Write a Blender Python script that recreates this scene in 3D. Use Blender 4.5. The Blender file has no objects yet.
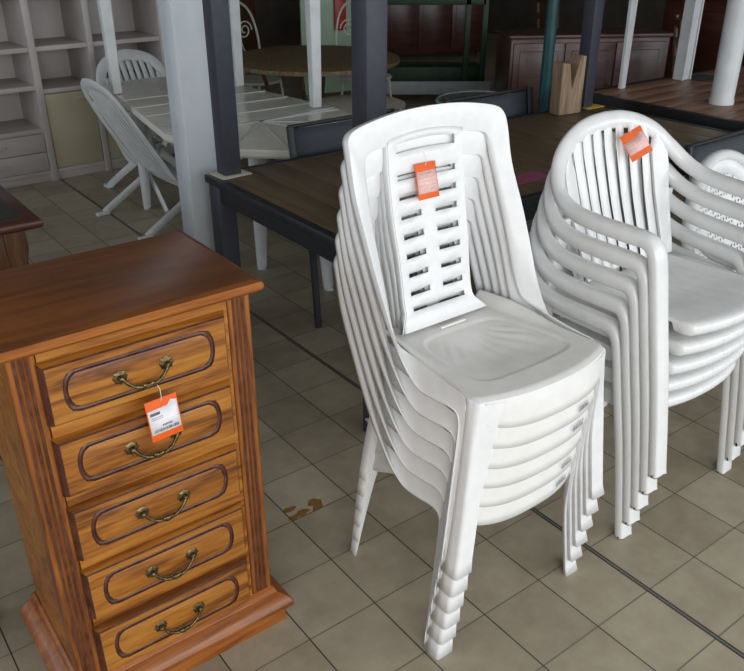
import bpy, bmesh, math, random
from mathutils import Vector, Matrix
random.seed(4)
PI = math.pi
R = math.radians
YAW = R(37)
CW, SW = math.cos(YAW), math.sin(YAW)
scene = bpy.context.scene
COL = scene.collection

def W(s, t, z=0.0):
    """shop coordinates (s along the tile rows, t away from the window) to world"""
    return Vector((s*CW - t*SW, s*SW + t*CW, z))

# ------------------------------------------------------------------ materials
def new_mat(name):
    m = bpy.data.materials.new(name); m.use_nodes = True
    nt = m.node_tree
    for n in list(nt.nodes): nt.nodes.remove(n)
    out = nt.nodes.new('ShaderNodeOutputMaterial'); b = nt.nodes.new('ShaderNodeBsdfPrincipled')
    nt.links.new(b.outputs[0], out.inputs[0])
    return m, nt, b

def L(nt, a, b): nt.links.new(a, b)

def mathn(nt, op, a, b=None, c=None):
    n = nt.nodes.new('ShaderNodeMath'); n.operation = op
    for i, v in enumerate((a, b, c)):
        if v is None: continue
        if isinstance(v, (int, float)): n.inputs[i].default_value = v
        else: nt.links.new(v, n.inputs[i])
    return n.outputs[0]

def ramp(nt, fac, stops):
    r = nt.nodes.new('ShaderNodeValToRGB'); nt.links.new(fac, r.inputs[0])
    e = r.color_ramp.elements
    while len(e) < len(stops): e.new(0.5)
    for el, (p, c) in zip(e, stops): el.position = p; el.color = (*c, 1)
    return r.outputs[0]

def noise_mat(name, c1, c2, scale=8, rough=.5, metal=0.0, bump=0.0, detail=4, stretch=(1, 1, 1), spec=.5, lo=.35, hi=.65, coat=0):
    m, nt, b = new_mat(name)
    tc = nt.nodes.new('ShaderNodeTexCoord'); mp = nt.nodes.new('ShaderNodeMapping')
    mp.inputs['Scale'].default_value = stretch
    L(nt, tc.outputs['Object'], mp.inputs[0])
    n = nt.nodes.new('ShaderNodeTexNoise'); n.inputs['Scale'].default_value = scale; n.inputs['Detail'].default_value = detail
    L(nt, mp.outputs[0], n.inputs[0])
    L(nt, ramp(nt, n.outputs[0], [(lo, c1), (hi, c2)]), b.inputs['Base Color'])
    b.inputs['Roughness'].default_value = rough; b.inputs['Metallic'].default_value = metal
    b.inputs['Specular IOR Level'].default_value = spec
    b.inputs['Coat Weight'].default_value = coat; b.inputs['Coat Roughness'].default_value = .25
    if bump:
        bp = nt.nodes.new('ShaderNodeBump'); bp.inputs['Strength'].default_value = bump; bp.inputs['Distance'].default_value = .002
        L(nt, n.outputs[0], bp.inputs['Height']); L(nt, bp.outputs[0], b.inputs['Normal'])
    return m

def wood_mat(name, dark, mid, light, axis='X', rough=.35, scale=1.0, coat=.3):
    """long grain along `axis` in object space"""
    m, nt, b = new_mat(name)
    tc = nt.nodes.new('ShaderNodeTexCoord'); mp = nt.nodes.new('ShaderNodeMapping')
    st = {'X': (1.2, 14, 14), 'Y': (14, 1.2, 14), 'Z': (14, 14, 1.2)}[axis]
    mp.inputs['Scale'].default_value = [v*scale for v in st]
    L(nt, tc.outputs['Object'], mp.inputs[0])
    n1 = nt.nodes.new('ShaderNodeTexNoise'); n1.inputs['Scale'].default_value = 1.6; n1.inputs['Detail'].default_value = 6; n1.inputs['Distortion'].default_value = 1.5
    L(nt, mp.outputs[0], n1.inputs[0])
    mp2 = nt.nodes.new('ShaderNodeMapping'); mp2.inputs['Scale'].default_value = [v*scale*4 for v in st]
    L(nt, tc.outputs['Object'], mp2.inputs[0])
    n2 = nt.nodes.new('ShaderNodeTexNoise'); n2.inputs['Scale'].default_value = 3.0; n2.inputs['Detail'].default_value = 3
    L(nt, mp2.outputs[0], n2.inputs[0])
    f = mathn(nt, 'ADD', mathn(nt, 'MULTIPLY', n1.outputs[0], .68), mathn(nt, 'MULTIPLY', n2.outputs[0], .32))
    L(nt, ramp(nt, f, [(.36, dark), (.5, mid), (.66, light)]), b.inputs['Base Color'])
    b.inputs['Roughness'].default_value = rough
    b.inputs['Coat Weight'].default_value = coat; b.inputs['Coat Roughness'].default_value = .3
    bp = nt.nodes.new('ShaderNodeBump'); bp.inputs['Strength'].default_value = .15; bp.inputs['Distance'].default_value = .001
    L(nt, n2.outputs[0], bp.inputs['Height']); L(nt, bp.outputs[0], b.inputs['Normal'])
    return m

M = {}
M['white'] = noise_mat('white_resin', (.77, .77, .765), (.83, .83, .825), 30, .36, bump=.05, lo=.3, hi=.7)
M['white_seat'] = noise_mat('white_resin_worn', (.74, .725, .69), (.81, .80, .775), 14, .40, bump=.03, detail=8)
M['white_arm'] = noise_mat('white_resin_gloss', (.755, .755, .745), (.81, .81, .80), 25, .22, lo=.3, hi=.7)
M['white_old'] = noise_mat('white_resin_dull', (.60, .62, .62), (.68, .70, .70), 12, .42)
M['table_white'] = noise_mat('table_resin', (.68, .67, .60), (.75, .74, .67), 9, .22)
M['laminate'] = noise_mat('pinkish_white_laminate', (.47, .43, .41), (.53, .49, .47), 5, .5)
M['cream'] = noise_mat('cream_door', (.43, .39, .27), (.48, .44, .31), 5, .5)
M['oak'] = wood_mat('oak_honey', (.125, .034, .004), (.31, .108, .012), (.44, .185, .025), 'X', .42, coat=.12)
M['oak_v'] = wood_mat('oak_honey_upright', (.11, .028, .004), (.27, .082, .010), (.38, .14, .02), 'Z', .42, coat=.12)
M['oak_top'] = wood_mat('oak_top', (.105, .030, .004), (.165, .048, .006), (.21, .068, .010), 'X', .34, coat=.3)
M['oak_edge'] = wood_mat('oak_edge', (.17, .045, .006), (.29, .085, .012), (.38, .13, .02), 'X', .38, coat=.15)
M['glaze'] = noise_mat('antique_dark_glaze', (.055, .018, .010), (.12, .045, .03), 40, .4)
M['brass'] = noise_mat('aged_brass', (.07, .05, .022), (.20, .15, .07), 120, .38, metal=.85, bump=.3)
M['charcoal'] = noise_mat('charcoal_paint', (.012, .013, .017), (.018, .019, .025), 30, .48)
M['charcoal_blue'] = noise_mat('charcoal_post', (.036, .038, .052), (.044, .047, .064), 30, .45)
M['sling'] = noise_mat('charcoal_mesh', (.035, .042, .055), (.06, .068, .085), 300, .7)
M['slat'] = wood_mat('composite_slat', (.095, .062, .030), (.135, .090, .046), (.175, .120, .064), 'Y', .45, coat=.05)
M['redwood'] = wood_mat('reddish_plank', (.17, .085, .050), (.27, .14, .085), (.36, .20, .13), 'X', .42, coat=.15)
M['black'] = noise_mat('black_paint', (.008, .008, .009), (.014, .014, .015), 20, .5)
M['dark_leather'] = noise_mat('dark_leather', (.014, .014, .011), (.026, .025, .020), 30, .4)
M['mahogany'] = wood_mat('mahogany', (.035, .009, .006), (.075, .02, .012), (.11, .035, .02), 'X', .35)
M['walnut'] = wood_mat('walnut', (.05, .02, .008), (.10, .042, .016), (.16, .07, .028), 'Z', .4)
M['orange'] = noise_mat('orange_card', (.72, .095, .004), (.78, .115, .006), 20, .55)
M['paper'] = noise_mat('paper_label', (.78, .76, .80), (.84, .82, .84), 60, .6)
M['paper_pink'] = noise_mat('pink_paper_label', (.80, .50, .46), (.86, .62, .58), 90, .6)
M['ink'] = noise_mat('grey_ink', (.10, .10, .13), (.20, .20, .24), 200, .6)
M['card'] = noise_mat('cardboard_pad', (.55, .52, .44), (.62, .59, .50), 20, .7)
M['yellow_card'] = noise_mat('yellow_pad', (.55, .33, .04), (.62, .40, .07), 20, .7)
M['pink'] = noise_mat('pink_paper', (.30, .06, .14), (.36, .09, .18), 20, .6)
M['pillar'] = noise_mat('painted_pillar', (.56, .61, .66), (.62, .67, .71), 6, .5)
M['raw_wood'] = wood_mat('raw_timber', (.16, .10, .06), (.27, .18, .11), (.38, .28, .19), 'Z', .7, coat=0)
M['mosaic'] = noise_mat('rusty_mosaic', (.10, .06, .025), (.22, .17, .08), 45, .5, bump=.3)
M['rust'] = noise_mat('rusty_iron', (.035, .018, .010), (.10, .05, .02), 40, .7)
M['pale_iron'] = noise_mat('cream_painted_iron', (.50, .49, .42), (.58, .57, .50), 30, .45)
M['green_panel'] = noise_mat('pale_green_panel', (.32, .44, .33), (.38, .50, .38), 8, .5)
M['green'] = noise_mat('dark_green_paint', (.010, .035, .014), (.018, .055, .022), 12, .5)
M['board'] = noise_mat('pale_grey_board', (.38, .42, .43), (.44, .48, .49), 12, .5)
M['teal'] = noise_mat('teal_paint', (.015, .075, .075), (.02, .10, .10), 12, .4)
M['red'] = noise_mat('red_paint', (.35, .02, .02), (.42, .03, .03), 12, .4)
M['blue'] = noise_mat('blue_plastic', (.005, .03, .22), (.008, .045, .30), 12, .4)
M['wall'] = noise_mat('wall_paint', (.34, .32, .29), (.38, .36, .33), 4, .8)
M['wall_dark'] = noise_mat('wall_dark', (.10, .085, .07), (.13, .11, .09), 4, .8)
M['ceiling'] = noise_mat('ceiling_paint', (.38, .38, .37), (.42, .42, .41), 4, .8)
M['alu'] = noise_mat('aluminium_frame', (.5, .5, .5), (.55, .55, .55), 10, .4, metal=.6)
M['hose'] = noise_mat('clear_tubing', (.30, .36, .34), (.40, .46, .44), 20, .2)

def glass_mat():
    m, nt, b = new_mat('clear_glass'); b.inputs['Transmission Weight'].default_value = .9; b.inputs['Roughness'].default_value = .03
    b.inputs['Base Color'].default_value = (.8, .9, .86, 1); return m
M['glass'] = glass_mat()

def floor_mat():
    m, nt, b = new_mat('beige_floor_tiles')
    tc = nt.nodes.new('ShaderNodeTexCoord'); sp = nt.nodes.new('ShaderNodeSeparateXYZ')
    L(nt, tc.outputs['Object'], sp.inputs[0])
    T = .2023; S0 = .949; T0 = 1.652; SJ = S0 + 3*T      # the doubled joint
    s, t = sp.outputs[0], sp.outputs[1]
    ds = mathn(nt, 'SUBTRACT', s, SJ)                    # distance from the doubled joint
    past = mathn(nt, 'GREATER_THAN', ds, .012)
    s2 = mathn(nt, 'SUBTRACT', ds, mathn(nt, 'MULTIPLY', past, .012))
    us = mathn(nt, 'DIVIDE', s2, T); ut = mathn(nt, 'DIVIDE', mathn(nt, 'SUBTRACT', t, T0), T)
    fs = mathn(nt, 'ABSOLUTE', mathn(nt, 'SUBTRACT', mathn(nt, 'FRACT', mathn(nt, 'ADD', us, .5)), .5))
    ft = mathn(nt, 'ABSOLUTE', mathn(nt, 'SUBTRACT', mathn(nt, 'FRACT', mathn(nt, 'ADD', ut, .5)), .5))
    js = mathn(nt, 'LESS_THAN', fs, .0085); jt = mathn(nt, 'LESS_THAN', ft, .0105)
    inj = mathn(nt, 'MULTIPLY', mathn(nt, 'GREATER_THAN', ds, -.002), mathn(nt, 'LESS_THAN', ds, .014))
    d1 = mathn(nt, 'LESS_THAN', mathn(nt, 'ABSOLUTE', mathn(nt, 'SUBTRACT', ds, .0005)), .0024)
    d2 = mathn(nt, 'LESS_THAN', mathn(nt, 'ABSOLUTE', mathn(nt, 'SUBTRACT', ds, .0115)), .0024)
    dj = mathn(nt, 'MINIMUM', mathn(nt, 'ADD', d1, d2), 1)
    # tile colour
    cell = nt.nodes.new('ShaderNodeCombineXYZ')
    L(nt, mathn(nt, 'FLOOR', us), cell.inputs[0]); L(nt, mathn(nt, 'FLOOR', ut), cell.inputs[1])
    wn = nt.nodes.new('ShaderNodeTexWhiteNoise'); wn.noise_dimensions = '2D'; L(nt, cell.outputs[0], wn.inputs[0])
    n = nt.nodes.new('ShaderNodeTexNoise'); n.inputs['Scale'].default_value = 9; n.inputs['Detail'].default_value = 8; n.inputs['Roughness'].default_value = .65
    L(nt, tc.outputs['Object'], n.inputs[0])
    f = mathn(nt, 'ADD', mathn(nt, 'MULTIPLY', n.outputs[0], .75), mathn(nt, 'MULTIPLY', wn.outputs[0], .25))
    tile = ramp(nt, f, [(.30, (.28, .235, .165)), (.55, (.375, .325, .235)), (.75, (.44, .385, .285))])
    def mix(fac, a, bcol):
        x = nt.nodes.new('ShaderNodeMix'); x.data_type = 'RGBA'
        L(nt, fac, x.inputs[0])
        if isinstance(a, tuple): x.inputs[6].default_value = (*a, 1)
        else: L(nt, a, x.inputs[6])
        if isinstance(bcol, tuple): x.inputs[7].default_value = (*bcol, 1)
        else: L(nt, bcol, x.inputs[7])
        return x.outputs[2]
    # rust stain along one joint (a stain with a shape of its own)
    n3 = nt.nodes.new('ShaderNodeTexNoise'); n3.inputs['Scale'].default_value = 30; n3.inputs['Detail'].default_value = 4
    L(nt, tc.outputs['Object'], n3.inputs[0])
    def blob(cs, ct, rs, rt):
        a = mathn(nt, 'DIVIDE', mathn(nt, 'SUBTRACT', s, cs), rs); c = mathn(nt, 'DIVIDE', mathn(nt, 'SUBTRACT', t, ct), rt)
        return mathn(nt, 'SQRT', mathn(nt, 'ADD', mathn(nt, 'MULTIPLY', a, a), mathn(nt, 'MULTIPLY', c, c)))
    q = mathn(nt, 'MINIMUM', blob(1.0, 1.668, .055, .016), blob(1.045, 1.683, .03, .02))
    q = mathn(nt, 'MINIMUM', q, blob(.97, 1.70, .02, .012))
    stn = mathn(nt, 'LESS_THAN', mathn(nt, 'ADD', q, mathn(nt, 'MULTIPLY', mathn(nt, 'SUBTRACT', n3.outputs[0], .5), 3.2)), .85)
    tile = mix(stn, tile, (.22, .12, .03))
    c = mix(jt, tile, (.17, .155, .12))
    c = mix(js, c, (.035, .032, .026))
    # rusty part of the joint near the stain
    rj = mathn(nt, 'MULTIPLY', jt, mathn(nt, 'MULTIPLY', mathn(nt, 'LESS_THAN', mathn(nt, 'ABSOLUTE', mathn(nt, 'SUBTRACT', t, T0)), .02),
              mathn(nt, 'MULTIPLY', mathn(nt, 'GREATER_THAN', s, .85), mathn(nt, 'LESS_THAN', s, 1.42))))
    c = mix(rj, c, (.18, .085, .025))
    c = mix(inj, c, (.16, .15, .12)); c = mix(dj, c, (.022, .021, .018))
    L(nt, c, b.inputs['Base Color'])
    L(nt, ramp(nt, n.outputs[0], [(.3, (.38,)*3), (.7, (.50,)*3)]), b.inputs['Roughness'])
    h = mathn(nt, 'SUBTRACT', 1, mathn(nt, 'MAXIMUM', mathn(nt, 'MAXIMUM', js, jt), dj))
    bp = nt.nodes.new('ShaderNodeBump'); bp.inputs['Strength'].default_value = .4; bp.inputs['Distance'].default_value = .002
    L(nt, mathn(nt, 'ADD', h, mathn(nt, 'MULTIPLY', n.outputs[0], .15)), bp.inputs['Height']); L(nt, bp.outputs[0], b.inputs['Normal'])
    return m
M['floor'] = floor_mat()

# ------------------------------------------------------------------ mesh helpers
class MB:
    def __init__(s): s.v = []; s.f = []; s.mi = []; s.cur = 0
    def add(s, vs, fs, mi=None):
        o = len(s.v); s.v += [tuple(v) for v in vs]
        for f in fs: s.f.append([i+o for i in f]); s.mi.append(s.cur if mi is None else mi)
    def box(s, x0, x1, y0, y1, z0, z1, mi=None, ch=0.0, mat=None):
        """box, with its twelve edges chamfered by ch"""
        bm = bmesh.new(); bmesh.ops.create_cube(bm, size=1)
        for v in bm.verts:
            v.co = Vector(((x0+x1)/2+v.co.x*(x1-x0), (y0+y1)/2+v.co.y*(y1-y0), (z0+z1)/2+v.co.z*(z1-z0)))
        if ch: bmesh.ops.bevel(bm, geom=bm.edges[:], offset=ch, segments=2, affect='EDGES', profile=.5)
        if mat: bmesh.ops.transform(bm, matrix=mat, verts=bm.verts)
        bm.verts.index_update()
        s.add([v.co[:] for v in bm.verts], [[v.index for v in f.verts] for f in bm.faces], mi); bm.free()
    def rings(s, rings, closed=True, cap0=True, cap1=True, mi=None):
        n = len(rings[0]); vs = [p for r in rings for p in r]; fs = []
        m = n if closed else n-1
        for i in range(len(rings)-1):
            for j in range(m):
                k = (j+1) % n
                fs.append([i*n+j, i*n+k, (i+1)*n+k, (i+1)*n+j])
        if closed and cap0: fs.append(list(range(n))[::-1])
        if closed and cap1: fs.append([(len(rings)-1)*n+j for j in range(n)])
        s.add(vs, fs, mi)
    def tube(s, pts, r, n=8, mi=None, up=(0, 0, 1), closed_path=False):
        """sweep an ellipse along pts; r is a radius, (ra, rb) or a list of either"""
        pts = [Vector(p) for p in pts]; N = len(pts); rs = []
        u0 = Vector(up)
        for i, p in enumerate(pts):
            a = pts[(i-1) % N] if closed_path or i > 0 else p
            b = pts[(i+1) % N] if closed_path or i < N-1 else p
            d = (b-a).normalized()
            x = d.cross(u0)
            if x.length < 1e-3: x = d.cross(Vector((1, 0, 0.1)))
            x.normalize(); y = x.cross(d).normalized()
            ri = r[i] if isinstance(r, list) else r
            ra, rb = ri if isinstance(ri, tuple) else (ri, ri)
            rs.append([p + x*ra*math.cos(2*PI*k/n) + y*rb*math.sin(2*PI*k/n) for k in range(n)])
        if closed_path: rs.append(rs[0]); s.rings(rs, True, False, False, mi)
        else: s.rings(rs, True, True, True, mi)
    def lathe(s, prof, n=16, c=(0, 0, 0), mi=None, axis='Z', mod=None):
        rs = []
        for (r, h) in prof:
            ring = []
            for k in range(n):
                a = 2*PI*k/n; q = r*(mod(a) if mod else 1)
                if axis == 'Z': p = (c[0]+q*math.cos(a), c[1]+q*math.sin(a), c[2]+h)
                else: p = (c[0]+q*math.cos(a), c[1]-h, c[2]+q*math.sin(a))
                ring.append(p)
            rs.append(ring)
        s.rings(rs, True, True, True, mi)
    def build(s, name, mats, parent=None, smooth=35, solid=0, off=-1, loc=None, rz=0, bevel=0, subsurf=0, props=None, even=False):
        me = bpy.data.meshes.new(name); me.from_pydata(s.v, [], s.f); me.validate()
        if not isinstance(mats, (list, tuple)): mats = [mats]
        for m in mats: me.materials.append(m)
        if len(me.polygons) == len(s.mi):
            for p, i in zip(me.polygons, s.mi): p.material_index = i
        bm = bmesh.new(); bm.from_mesh(me); bmesh.ops.remove_doubles(bm, verts=bm.verts, dist=1e-5)
        if not solid: bmesh.ops.recalc_face_normals(bm, faces=bm.faces)
        bm.to_mesh(me); bm.free()
        me.shade_smooth(); me.set_sharp_from_angle(angle=R(smooth))
        o = bpy.data.objects.new(name, me); COL.objects.link(o)
        if parent: o.parent = parent
        if loc is not None: o.location = loc
        o.rotation_euler.z = rz
        if solid:
            md = o.modifiers.new('thickness', 'SOLIDIFY'); md.thickness = solid; md.offset = off
            md.use_even_offset = even
        if bevel:
            md = o.modifiers.new('rounding', 'BEVEL'); md.width = bevel; md.segments = 2; md.limit_method = 'ANGLE'; md.angle_limit = R(40)
        if subsurf:
            md = o.modifiers.new('smoothing', 'SUBSURF'); md.levels = subsurf; md.render_levels = subsurf
        if props:
            for k, v in props.items(): o[k] = v
        return o

def tag(o, label, cat, group=None):
    o['label'] = label; o['category'] = cat
    if group: o['group'] = group
    return o

def thing(name, label, cat, s, t, z=0, rz=0, group=None):
    o = bpy.data.objects.new(name, None); COL.objects.link(o)
    o.empty_display_size = .1
    o.location = W(s, t, z); o.rotation_euler.z = YAW + rz
    return tag(o, label, cat, group)

def structure(o): o['kind'] = 'structure'; return o

def dup(root, loc, rz=None, label=None, group=None, skip=()):
    r = root.copy(); COL.objects.link(r); r.location = loc
    if rz is not None: r.rotation_euler.z = rz
    if label: r['label'] = label
    if group: r['group'] = group
    for ch in list(root.children):
        if ch.name.split('.')[0] in skip: continue
        c = ch.copy(); COL.objects.link(c); c.parent = r
        for g in list(ch.children):
            d = g.copy(); COL.objects.link(d); d.parent = c
    return r

def lerp(a, b, t): return a + (b-a)*t
def interp(tab, x):
    if x <= tab[0][0]: return tab[0][1:]
    for (a, b) in zip(tab, tab[1:]):
        if x <= b[0]:
            k = (x-a[0])/(b[0]-a[0]); return tuple(lerp(p, q, k) for p, q in zip(a[1:], b[1:]))
    return tab[-1][1:]
def spline(pts, n):
    """Catmull-Rom through pts, n samples per span"""
    P = [Vector(p) for p in pts]; out = []
    for i in range(len(P)-1):
        p0 = P[i-1] if i > 0 else P[i]*2-P[i+1]; p1 = P[i]; p2 = P[i+1]; p3 = P[i+2] if i+2 < len(P) else P[i+1]*2-P[i]
        for k in range(n):
            t = k/n
            out.append(.5*((2*p1)+(-p0+p2)*t+(2*p0-5*p1+4*p2-p3)*t*t+(-p0+3*p1-3*p2+p3)*t**3))
    out.append(P[-1]); return out
def sstep(a, b, x):
    x = max(0, min(1, (x-a)/(b-a))); return x*x*(3-2*x)

# ------------------------------------------------------------------ room shell
def shell(name, x0, x1, y0, y1, z0, z1, m):
    b = MB(); b.box(x0, x1, y0, y1, z0, z1)
    return structure(b.build(name, m, rz=YAW))
X0, X1, Y0, Y1, HZ = -3.2, 9.5, -2.6, 10.5, 3.0
shell('floor', X0, X1, Y0, Y1, -.1, 0, M['floor'])
shell('ceiling', X0, X1, Y0, Y1, HZ, HZ+.1, M['ceiling'])
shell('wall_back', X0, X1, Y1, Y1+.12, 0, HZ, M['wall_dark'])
b = MB()
for q in ((Y0, 1.6, 0, HZ), (6.8, Y1, 0, HZ), (1.6, 6.8, 0, .8), (1.6, 6.8, 2.6, HZ)): b.box(X0-.12, X0, *q)
structure(b.build('wall_left', M['wall'], rz=YAW))
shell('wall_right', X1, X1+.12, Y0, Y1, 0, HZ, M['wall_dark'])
b = MB()   # the shop front: low sill, high lintel, mullions, daylight between them
b.box(X0, X1, Y0-.15, Y0, 0, .35); b.box(X0, X1, Y0-.15, Y0, 2.7, HZ)
b.box(X0, -3.0, Y0-.15, Y0, .35, 2.7); b.box(8.5, X1, Y0-.15, Y0, .35, 2.7)
structure(b.build('wall_front', M['wall'], rz=YAW))
for i in range(5):
    a = -3.0 + 2.3*i; b = MB()
    b.box(a, a+.05, Y0-.1, Y0-.04, .35, 2.7); b.box(a+2.25, a+2.3, Y0-.1, Y0-.04, .35, 2.7)
    b.box(a+.05, a+2.25, Y0-.1, Y0-.04, .35, .41); b.box(a+.05, a+2.25, Y0-.1, Y0-.04, 2.64, 2.7)
    structure(b.build('window_%d' % (i+1), M['alu'], rz=YAW))
# square painted pillar with a stepped edge
b = MB(); b.box(0, .125, 0, .125, 0, HZ, ch=.004); b.box(-.004, .022, .006, .09, 0, HZ, ch=.002)
structure(b.build('trim_1', M['pillar'], loc=W(1.295, 2.90), rz=YAW))

# ------------------------------------------------------------------ stacking side chair with a high back
def side_chair():
    root = thing('stacking_chair', '', 'chair', 0, 0)
    # --- seat (front is -y)
    b = MB(); NU, NV = 96, 76
    def half(y): return interp([(.0, .203), (.03, .203), (.2, .197), (.36, .180), (.40, .172)], y)[0]
    def front(u): return .024 - .040*(1-abs(u)**2.4)       # bowed front edge
    def zs(x, y):
        z = .438 - .012*sstep(.05, .38, y)
        # sunken rounded trapezoid with a fan of soft ripples
        hw = lerp(.155, .125, (y-.07)/.24); cx, cy = abs(x)/hw, abs(y-.185)/.125
        d = (cx**5+cy**5)**.2
        if d < 1.02:
            z -= .0040*sstep(1.02, .975, d) + .012*sstep(.95, .1, d)
            ang = math.atan2(y-.36, x+.0); rr = math.hypot(x, y-.36)
            z += .0013*math.sin(ang*34)*sstep(.10, .16, rr)*sstep(.30, .20, rr)*sstep(.95, .7, d)
        z += .028*sstep(.12, .33, y)*sstep(.80, 1.0, abs(x)/half(y))     # the sides turn up into the wings
        return z
    rings = []
    for j in range(NV+1):
        v = j/NV; row = []
        for i in range(NU+1):
            u = -1 + 2*i/NU
            y = lerp(front(u), .405, v); x = half(y)*u
            # rounded front corners
            cr = max(0, abs(x)-(half(y)-.018)); rc_ = .018 - math.sqrt(max(0, .018**2-cr*cr))
            y += rc_*(1-v)**10
            e = min((1-abs(u))*.2, (y-front(u)))
            z = zs(x, y) - .005*(1-sstep(0, .010, (1-abs(u))*half(y))) - .006*(1-sstep(0, .012, y-front(u)-rc_))*(v < .2)
            row.append((x, y, z))
        rings.append(row)
    # front apron rows in front of the seat edge
    apr = []
    for k, (dz, dy) in enumerate([(.072, .012), (.052, .0095), (.030, .0065), (.012, .0035), (.004, .0012)]):
        row = []
        for i in range(NU+1):
            u = -1+2*i/NU; x, y, z = rings[0][i]
            bow = 1-abs(u)**4
            row.append((x*(1+dz*.10), y-dy*(.2+.8*(1-abs(u)**4)), .431-dz*(.62+.38*bow)))
        apr.append(row)
    allr = apr + rings
    b.rings(allr, closed=False)
    seat = b.build('seat', M['white_seat'], root, solid=.0035, off=-1, smooth=50)
    seat.data.flip_normals() if seat.data.polygons[len(seat.data.polygons)//2].normal.z < 0 else None
    # small raised bar near the back
    b = MB(); b.box(-.036, .044, .322, .331, .428, .4335, ch=.002); b.build('seat_slot', M['white_seat'], root)
    # --- side shell : wing from the top of the back, sweeping down into the side apron
    #      M = outer edge, I = inner edge
    Mc = [(0, .452, .938), (.08, .451, .935), (.15, .448, .926), (.206, .444, .914), (.229, .439, .898), (.2345, .428, .868), (.236, .405, .78), (.237, .360, .68),
          (.235, .318, .59), (.230, .270, .505), (.227, .224, .437), (.225, .180, .402), (.220, .130, .396), (.2145, .090, .396), (.2130, .066, .386), (.2150, .0590, .355), (.2212, .0568, .30), (.2393, .0515, .15), (.2558, .047, .015)]
    Ic = [(0, .450, .868), (.08, .449, .865), (.145, .446, .858), (.176, .443, .850), (.187, .438, .830), (.191, .426, .79), (.196, .402, .72), (.199, .372, .64),
          (.200, .340, .565), (.201, .315, .51), (.204, .285, .462), (.203, .220, .450), (.204, .150, .441), (.2045, .100, .437), (.2065, .058, .430), (.2115, .048, .370), (.2190, .045, .30), (.2372, .040, .15), (.2538, .036, .015)]
    lean = lambda z: -.014*sstep(.47, .64, z)
    Mc = [(x, y+lean(z), z-.004*sstep(.6, .8, z)) for x, y, z in Mc]; Ic = [(x, y+lean(z), z) for x, y, z in Ic]
    Ms, Is = spline(Mc, 4), spline(Ic, 4)
    for sg in (1,):
        b = MB(); rows = []
        N = len(Ms)
        full = [(k, -1) for k in range(N-1, 0, -1)] + [(k, 1) for k in range(N)]
        for k, g in full:
            m_, i_ = Ms[k], Is[k]; row = []
            fr = k/(N-1)
            for q in range(7):
                a = q/6; p = m_.lerp(i_, a)
                bulge = .004*(1-(2*a-1)**4)*(1-sstep(.43, .57, fr))
                row.append((p.x*g, p.y-bulge, p.z))
            # rolled rear lip round the outer edge
            lip = Vector((m_.x*g*1.012, m_.y+.010*(1-sstep(.45, .60, fr)), m_.z-.002*(1-fr)))
            lip2 = Vector((m_.x*g*1.006, m_.y+.020*(1-sstep(.45, .60, fr)), m_.z-.004))
            inl = Vector((i_.x*g*.985, i_.y+.010*(1-sstep(.45, .60, fr)), i_.z-.002))
            rows.append([tuple(lip2), tuple(lip)]+row+[tuple(inl)])
        b.rings(rows, closed=False)
        fr_ = b.build('back_frame', M['white'], root, solid=.0035, off=-1, smooth=42)
    # --- slatted centre panel
    b = MB()
    us = [-.106, -.098, -.083, -.052, -.020, -.006, .006, .020, .052, .083, .098, .106]
    nslot = 7; vb = [0, .03, .062]; slots = []
    v = .062; pitch = .104; vv = [0, .03]
    hole = []
    # v measured from the seat upward in 0..1
    lines = [0, .045]
    wide1 = (.075, .105); lines += [*wide1]
    y0 = .165
    for k in range(nslot):
        a = y0 + k*.105; lines += [a, a+.033]; hole.append((a, a+.033))
    wide2 = (.925, .965); lines += [*wide2, 1.0]
    lines = sorted(set(round(x, 4) for x in lines))
    ext = []
    for a, c in zip(lines, lines[1:]):
        n = max(1, int((c-a)/.03)); ext += [a+(c-a)*k/n for k in range(n)]
    ext.append(1.0)
    def pp(u, v):
        y, z = interp([(0, .345, .434), (.04, .366, .456), (.12, .378, .487), (.35, .402, .587), (.6, .424, .698), (.85, .442, .803), (1, .449, .874)], v)
        flare = 1 + .28*max(0, (.08-v)/.08)**2
        x = u*flare
        y -= .017*sstep(.47, .64, z)
        x = x*(1 + .05*sstep(.2, .8, v)) - .011*sstep(.05, .6, v)
        return (x, y + .009*(1-(u/.106)**2)*math.sin(PI*min(1, max(0, v)))*.8, z + .012*(1-(u/.106)**2)*sstep(.85, 1, v))
    grid = [[pp(u, v) for u in us] for v in ext]
    nu = len(us); vs = [p for r in grid for p in r]; fs = []
    for j in range(len(ext)-1):
        vm = (ext[j]+ext[j+1])/2
        for i in range(nu-1):
            um = (us[i]+us[i+1])/2
            cut = False
            if any(a < vm < c for a, c in hole) and .014 < abs(um) < .083: cut = True
            if (wide1[0] < vm < wide1[1] or wide2[0] < vm < wide2[1]) and abs(um) < .083: cut = True
            if not cut: fs.append([j*nu+i, j*nu+i+1, (j+1)*nu+i+1, (j+1)*nu+i])
    b.add(vs, fs)
    # rear-turned side lips of the panel
    for sg in (0, -1):
        col = [grid[j][sg] for j in range(len(ext))]
        b.rings([[p, (p[0]*1.03, p[1]+.014, p[2]-.003)] for p in col], closed=False)
    b.build('back_panel', M['white'], root, solid=.004, off=0, smooth=30)
    # --- front legs : L-section shells with a rounded corner, flaring to a small toe
    def apron_y(x, z):
        u = min(1, abs(x)/.203); dz = max(0, min(.08, .431-z))
        return front(u) - .012*min(1, dz/.072)*(.2+.8*(1-u**4)) - .0022
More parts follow.
